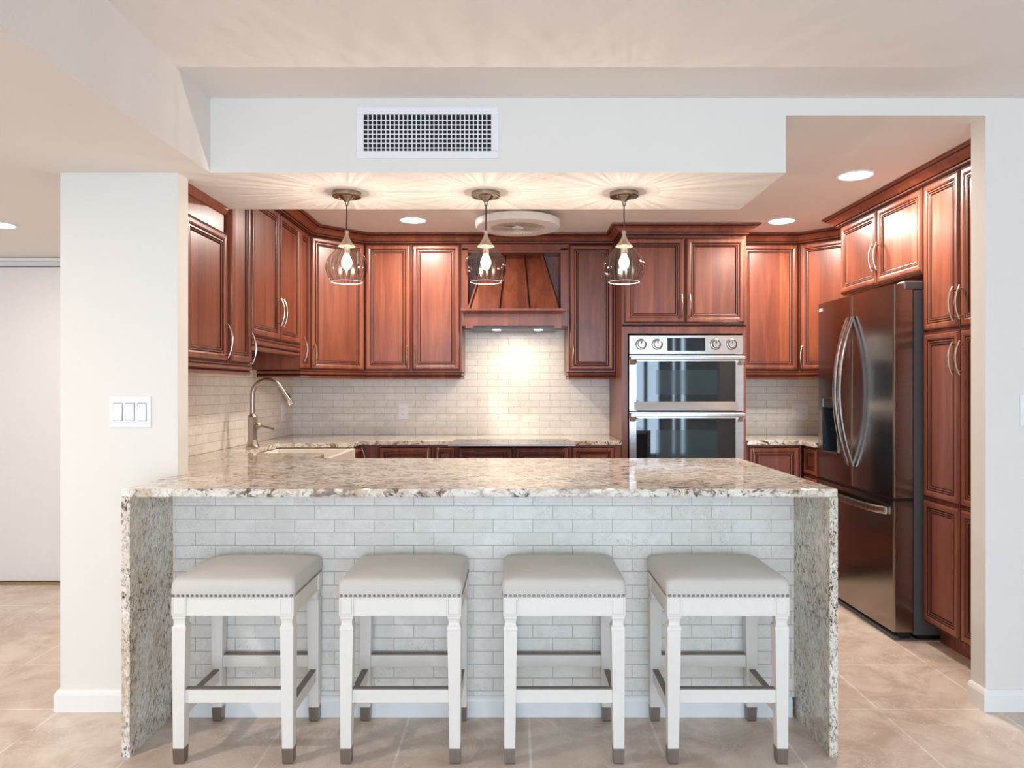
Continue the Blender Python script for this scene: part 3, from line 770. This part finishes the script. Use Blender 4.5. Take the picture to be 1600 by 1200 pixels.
# ================================================================= STOOLS
def rrect(hx, hy, r, n=5):
    out = []
    for (cx, cy, s0) in ((hx-r, hy-r, 0), (-hx+r, hy-r, 90), (-hx+r, -hy+r, 180), (hx-r, -hy+r, 270)):
        for q in range(n+1):
            an = math.radians(s0+90*q/n); out.append((cx+r*math.cos(an), cy+r*math.sin(an)))
    return out
SHX, SHY = .204, .181
def make_stool(label):
    e = empty('counter_stool', (0, 0, 0), 0, label, 'stool', 'white counter stools with linen seats along the bar')
    Wt = M['stoolwhite']
    cu = MB(); rings = []
    for (zq, ins, r) in ((.560, 0, .012), (.575, -.003, .014), (.595, -.004, .020), (.610, -.002, .024), (.6175, .003, .026), (.622, .010, .03), (.626, .022, .036), (.632, .05, .045), (.640, .09, .06), (.643, .13, .045)):
        rings.append([(x, y, zq) for x, y in rrect(SHX-ins, SHY-ins, r)])
    cu.loops(rings, M['linen'], True, True, True); cu.build('seat_cushion', e)
    nb = MB()
    def nail(x, y, ax, sg):
        prof = [(.0055, 0), (.0048, .0022), (.0028, .0038)]
        if ax == 'y':   # on front/back faces
            rings = [[(x+r*math.cos(2*PI*j/8), y+sg*h, .5665+r*math.sin(2*PI*j/8)) for j in range(8)] for r, h in prof]
        else:
            rings = [[(x+sg*h, y+r*math.cos(2*PI*j/8), .5665+r*math.sin(2*PI*j/8)) for j in range(8)] for r, h in prof]
        nb.loops(rings, M['nail'], False, True, True)
    nx, ny = 26, 23
    for i in range(nx):
        x = -SHX+.008+(2*SHX-.016)*i/(nx-1)
        nail(x, -SHY-.001, 'y', -1); nail(x, SHY+.001, 'y', 1)
    for i in range(1, ny-1):
        y = -SHY+.008+(2*SHY-.016)*i/(ny-1)
        nail(-SHX-.001, y, 'x', -1); nail(SHX+.001, y, 'x', 1)
    nb.build('nailhead_trim', e)
    ap = MB(); i_ = .004
    for sy in (-1, 1):
        ap.box(-SHX+.045, SHX-.045, sy*(SHY-i_), sy*(SHY-.024), .497, .560, Wt)
        ap.box(-SHX+.045, SHX-.045, sy*(SHY-i_+.002), sy*(SHY-.02), .497, .503, Wt)
    for sx in (-1, 1):
        ap.box(sx*(SHX-i_), sx*(SHX-.024), -SHY+.045, SHY-.045, .497, .560, Wt)
        ap.box(sx*(SHX-i_+.002), sx*(SHX-.02), -SHY+.045, SHY-.045, .497, .503, Wt)
    ap.build('apron', e, bevel=.001)
    for sx in (-1, 1):
        for sy in (-1, 1):
            lg = MB(); cx, cy = sx*(SHX-.0245), sy*(SHY-.0245)
            prof = [(.560, .0245), (.498, .0245), (.496, .022), (.488, .0222), (.484, .0195), (.474, .0178), (.466, .0188), (.460, .0232), (.452, .0238), (.446, .0225), (.05, .0182)]
            rings = []
            for zq, h in prof:
                # outer faces stay nearly plumb, inner faces taper in
                ox = cx+sx*(.0235-h)*.55 if zq < .447 else cx; oy = cy+sy*(.0235-h)*.55 if zq < .447 else cy
                rings.append([(ox-h, oy-h, zq), (ox+h, oy-h, zq), (ox+h, oy+h, zq), (ox-h, oy+h, zq)])
            lg.loops(rings, Wt, True, True, False)
            lo = lg.build('leg', e, bevel=.0012)
            # darker strips painting the shade of grooves on the top block
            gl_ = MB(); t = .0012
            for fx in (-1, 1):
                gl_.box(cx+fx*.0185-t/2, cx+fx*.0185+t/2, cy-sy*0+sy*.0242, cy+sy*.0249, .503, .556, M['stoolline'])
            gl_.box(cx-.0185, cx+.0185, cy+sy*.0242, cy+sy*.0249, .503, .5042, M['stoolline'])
            gl_.build('groove_shade_line', lo)
            tp_ = MB(); h = .0188; ox = cx+sx*(.0235-.0182)*.55; oy = cy+sy*(.0235-.0182)*.55
            tp_.loops([[(ox-a, oy-a, q), (ox+a, oy-a, q), (ox+a, oy+a, q), (ox-a, oy+a, q)] for q, a in ((.054, h), (.052, h), (.004, .0172), (.0, .0150))], M['pewter'], True, True, False)
            tp_.build('metal_tip', lo)
    for sy in (-1, 1):
        cy = sy*(SHY-.022)
        st = MB().box(-SHX+.035, SHX-.035, cy-.010, cy+.010, .203, .248, Wt).build('stretcher', e, bevel=.002)
        MB().box(-SHX+.044, SHX-.044, cy-.011, cy+.011, .248, .2515, M['bronze']).build('foot_plate', st)
    for sx in (-1, 1):
        cx = sx*(SHX-.022)
        st = MB().box(cx-.010, cx+.010, -SHY+.035, SHY-.035, .150, .195, Wt).build('stretcher', e, bevel=.002)
        MB().box(cx-.011, cx+.011, -SHY+.044, SHY-.044, .195, .1985, M['bronze']).build('foot_plate', st)
    return e
st0 = make_stool('white stool with beige linen seat nearest the left waterfall end')
labs = [None, 'second white linen-seat stool from the left, right of the one by the left granite panel',
        'third white linen-seat stool from the left, between second stool and the rightmost one',
        'white stool with beige linen seat nearest the right granite waterfall panel']
for i, (x, r) in enumerate(((-.943, .0), (-.384, .0), (.164, 0), (.711, 0))):
    s = st0 if i == 0 else copy_tree(st0)
    s.location = (x, 2.454+SHY, 0); s.rotation_euler = (0, 0, r)
    if labs[i]: s['label'] = labs[i]

# ================================================================= PENDANTS
def make_pendant(label):
    e = empty('pendant_light', (0, 0, ZS), 0, label, 'pendant light', 'fluted glass pendants under the soffit')
    MB().lathe([(.062, 0), (.062, -.017), (.060, -.019), (.053, -.019), (.052, -.016), (.033, -.016), (.022, -.026), (.010, -.038), (.008, -.042), (.008, -.056), (.003, -.057)], M['canopy'], seg=40, cap0=True, cap1=True).build('canopy', e)
    MB().tube([(0, 0, -.055), (.0008, 0, -.10), (-.0008, 0, -.135), (0, 0, -.165)], .0028, M['cord'], 8).build('cord', e)
    MB().lathe([(.003, -.160), (.0085, -.165), (.0095, -.172), (.007, -.178), (.0085, -.185), (.0125, -.195), (.018, -.205), (.0255, -.218), (.0370, -.232), (.0355, -.2325)], M['neck'], seg=32, cap0=True).build('neck', e)
    fl = lambda a, z: .012*math.cos(14*a)*max(0, min(1, (-z-.234)/.04))
    MB().lathe([(.0365, -.2325), (.0460, -.243), (.0565, -.2566), (.0690, -.269), (.0785, -.281), (.0855, -.296), (.0890, -.314), (.0890, -.332), (.0855, -.347), (.0790, -.364), (.0715, -.376), (.0660, -.3835)], M['glass'], seg=112, mod=fl).build('glass_shade', e)
    MB().lathe([(.0655, -.3828), (.0650, -.3848), (.0668, -.3848), (.0672, -.3828)], M['plastic'], seg=56, mod=lambda a, z: .012*math.cos(14*a)).build('glass_rim_highlight', e)  # white ring painting the highlight along the clear glass edge
    MB().lathe([(.014, -.225), (.014, -.262), (.012, -.264)], M['frost'], seg=20, cap1=True).build('socket', e)
    bl = MB().lathe([(.0115, -.264), (.014, -.272), (.0215, -.288), (.0235, -.300), (.021, -.314), (.013, -.327), (.004, -.333)], M['bulb'], seg=24, cap1=True).build('bulb', e)
    fm = MB()
    fm.tube([(0, 0, -.272), (0, 0, -.300)], .0022, M['filament'], 8)
    fm.build('filament', bl)
    lamp('POINT', 'bulb_light', (0, 0, -.306), PEND_W, WARM, e, shadow_soft_size=.0007)
    return e
p0 = make_pendant('leftmost glass pendant, hanging in front of the left corner cabinet')
for i, x in enumerate((-.724, -.126, .468)):
    p = p0 if i == 0 else copy_tree(p0)
    p.location = (x, 3.163, ZS-.0005)
    p.rotation_euler = (0, 0, i*1.1)
    if i: p['label'] = ('middle glass pendant, hanging in front of the range hood', 'rightmost glass pendant, hanging in front of the oven cabinet edge')[i-1]

# ================================================================= RECESSED LIGHTS
def downlight(x, y, zc, label, e_w=CEIL_W, r=.078):
    e = empty('recessed_light', (x, y, zc), 0, label, 'ceiling light', 'recessed ceiling lights')
    MB().lathe([(r, -.001), (r+.016, -.001), (r+.016, -.005), (r+.004, -.007), (r, -.004)], M['plastic'], seg=40).build('trim_ring', e)
    MB().lathe([(r+.001, -.003), (r-.004, -.0045), (.002, -.006)], M['lens'], seg=36, cap1=True).build('lens', e)
    lamp('AREA', 'downlight', (0, 0, -.012), e_w, (1, .89, .78), e, shape='DISK', size=r*1.9)
downlight(-.647, 4.656, ZK, 'round recessed light in kitchen ceiling, left, behind the first pendant')
downlight(1.694, 4.68, ZK, 'round recessed light in kitchen ceiling right of the oven cabinet crown')
downlight(1.70, 3.674, ZK, 'round recessed light in kitchen ceiling nearest the refrigerator cabinets')
downlight(-2.655, 3.77, ZS, 'round recessed light in the hallway ceiling at the left edge', 10)
downlight(-2.35, 1.35, ZS, 'added unseen light in the low ceiling that warms the left wall end', 25)  # lamp added out of view to warm the left wall end and floor
lamp('AREA', 'hood_lamp', (.015, FY+.02, 1.655), HOOD_W, (1, .84, .62), None, shape='DISK', size=.05)

# ceiling fan ring
fn = empty('ceiling_fan', (.016, 4.49, ZK), 0, 'low round white bladeless ceiling fan with radial grille', 'ceiling fan')
MB().lathe([(.10, 0), (.10, -.035), (.085, -.045)], M['plastic'], seg=40, cap0=True, cap1=True).build('mount', fn)
MB().lathe([(.085, -.042), (.245, -.040), (.257, -.046), (.257, -.082), (.250, -.088), (.165, -.090), (.162, -.084), (.15, -.070), (.05, -.060)], M['plastic'], seg=96, cap1=True).build('housing', fn)
gm = MB()
for q in range(48):
    a = 2*PI*q/48
    gm.tube([(.035*math.cos(a), .035*math.sin(a), -.086), (.10*math.cos(a+.12), .10*math.sin(a+.12), -.087), (.166*math.cos(a+.2), .166*math.sin(a+.2), -.089)], .0013, M['nickel'], 4)
gm.build('grille', fn)
MB().lathe([(.036, -.082), (.036, -.090), (.028, -.092)], M['plastic'], seg=30, cap1=True).build('hub', fn)

# ================================================================= VENT
vt = empty('air_vent', (-.342, YW, 2.253), 0, 'white rectangular air vent grille set in the soffit face', 'vent')
v_ = MB(); hw, hh = .277, .100; iw, ih = .248, .071; y0, y1 = -.007, 0
v_.box(-hw, hw, y0, y1, ih, hh, M['plastic']).box(-hw, hw, y0, y1, -hh, -ih, M['plastic']).box(-hw, -iw, y0, y1, -ih, ih, M['plastic']).box(iw, hw, y0, y1, -ih, ih, M['plastic'])
v_.build('frame', vt, bevel=.002)
MB().box(-iw, iw, -.0022, -.0002, -ih, ih, M['dark']).build('duct_shade_sheet', vt)  # dark sheet painting the shade behind the louvers; no duct is cut
v_ = MB()
for i in range(28):
    x = -iw+(2*iw)*(i+1)/29; v_.box(x-.0022, x+.0022, -.0075, -.0045, -ih, ih, M['plastic'])
v_.build('vertical_louvers', vt)
v_ = MB()
for i in range(7):
    q = -ih+.012+(2*ih-.006)*(i)/7.6; v_.box(-iw, iw, -.0045, -.0022, q-.0020, q+.0020, M['plastic'])
v_.build('horizontal_louvers', vt)

# ================================================================= SWITCHES AND OUTLETS
def plate(name, loc, rz, n, label, cat, wd, ht=.122, outlet=False):
    e = empty(name, loc, rz, label, cat)
    MB().box(-wd/2, wd/2, -.006, 0, -ht/2, ht/2, M['plastic']).build('cover_plate', e, bevel=.002)
    for i in range(n):
        cx = (i-(n-1)/2)*.0465
        if outlet:
            r_ = MB().box(cx-.0165, cx+.0165, -.0075, -.006, -.0335, .0335, M['plastic'])
            for cz in (.018, -.018):
                r_.box(cx-.008, cx-.006, -.0079, -.0074, cz-.004, cz+.004, M['slot']).box(cx+.006, cx+.008, -.0079, -.0074, cz-.0035, cz+.0035, M['slot'])
                r_.box(cx-.002, cx+.002, -.0079, -.0074, cz-.010, cz-.007, M['slot'])
            r_.build('socket', e)
        else:
            MB().box(cx-.018, cx+.018, -.0064, -.0058, -.035, .035, M['slot']).build('bezel', e)
            up = 1 if i % 2 == 0 else -1
            r_ = MB().loops([[(cx-.0165, -.006, -.033), (cx+.0165, -.006, -.033), (cx+.0165, -.006, .033), (cx-.0165, -.006, .033)],
                             [(cx-.0165, -.0095-.002*up, -.033), (cx+.0165, -.0095-.002*up, -.033), (cx+.0165, -.0095+.002*up, .033), (cx-.0165, -.0095+.002*up, .033)]], M['plastic'], True, True, False)
            r_.build('rocker', e)
    return e
plate('light_switch', (-1.500, YW, 1.165), 0, 3, 'white three-rocker switch plate on the wall end left of the bar', 'light switch', .162)
plate('light_switch', (2.005, YW, 1.171), 0, 1, 'white switch plate on the right wall at the photo edge', 'light switch', .075)
plate('wall_outlet', (-.829, YB-.008, 1.086), 0, 1, 'white outlet on the back wall tile left of the cooktop', 'outlet', .07, .118, True)
plate('wall_outlet', (2.105, YB-.008, 1.086), 0, 2, 'white double outlet on the tile beside the refrigerator', 'outlet', .117, .118, True)
plate('wall_outlet', (XL+.008, 5.198, 1.083), R90, 1, 'white outlet on the left tile wall behind the faucet', 'outlet', .07, .118, True)
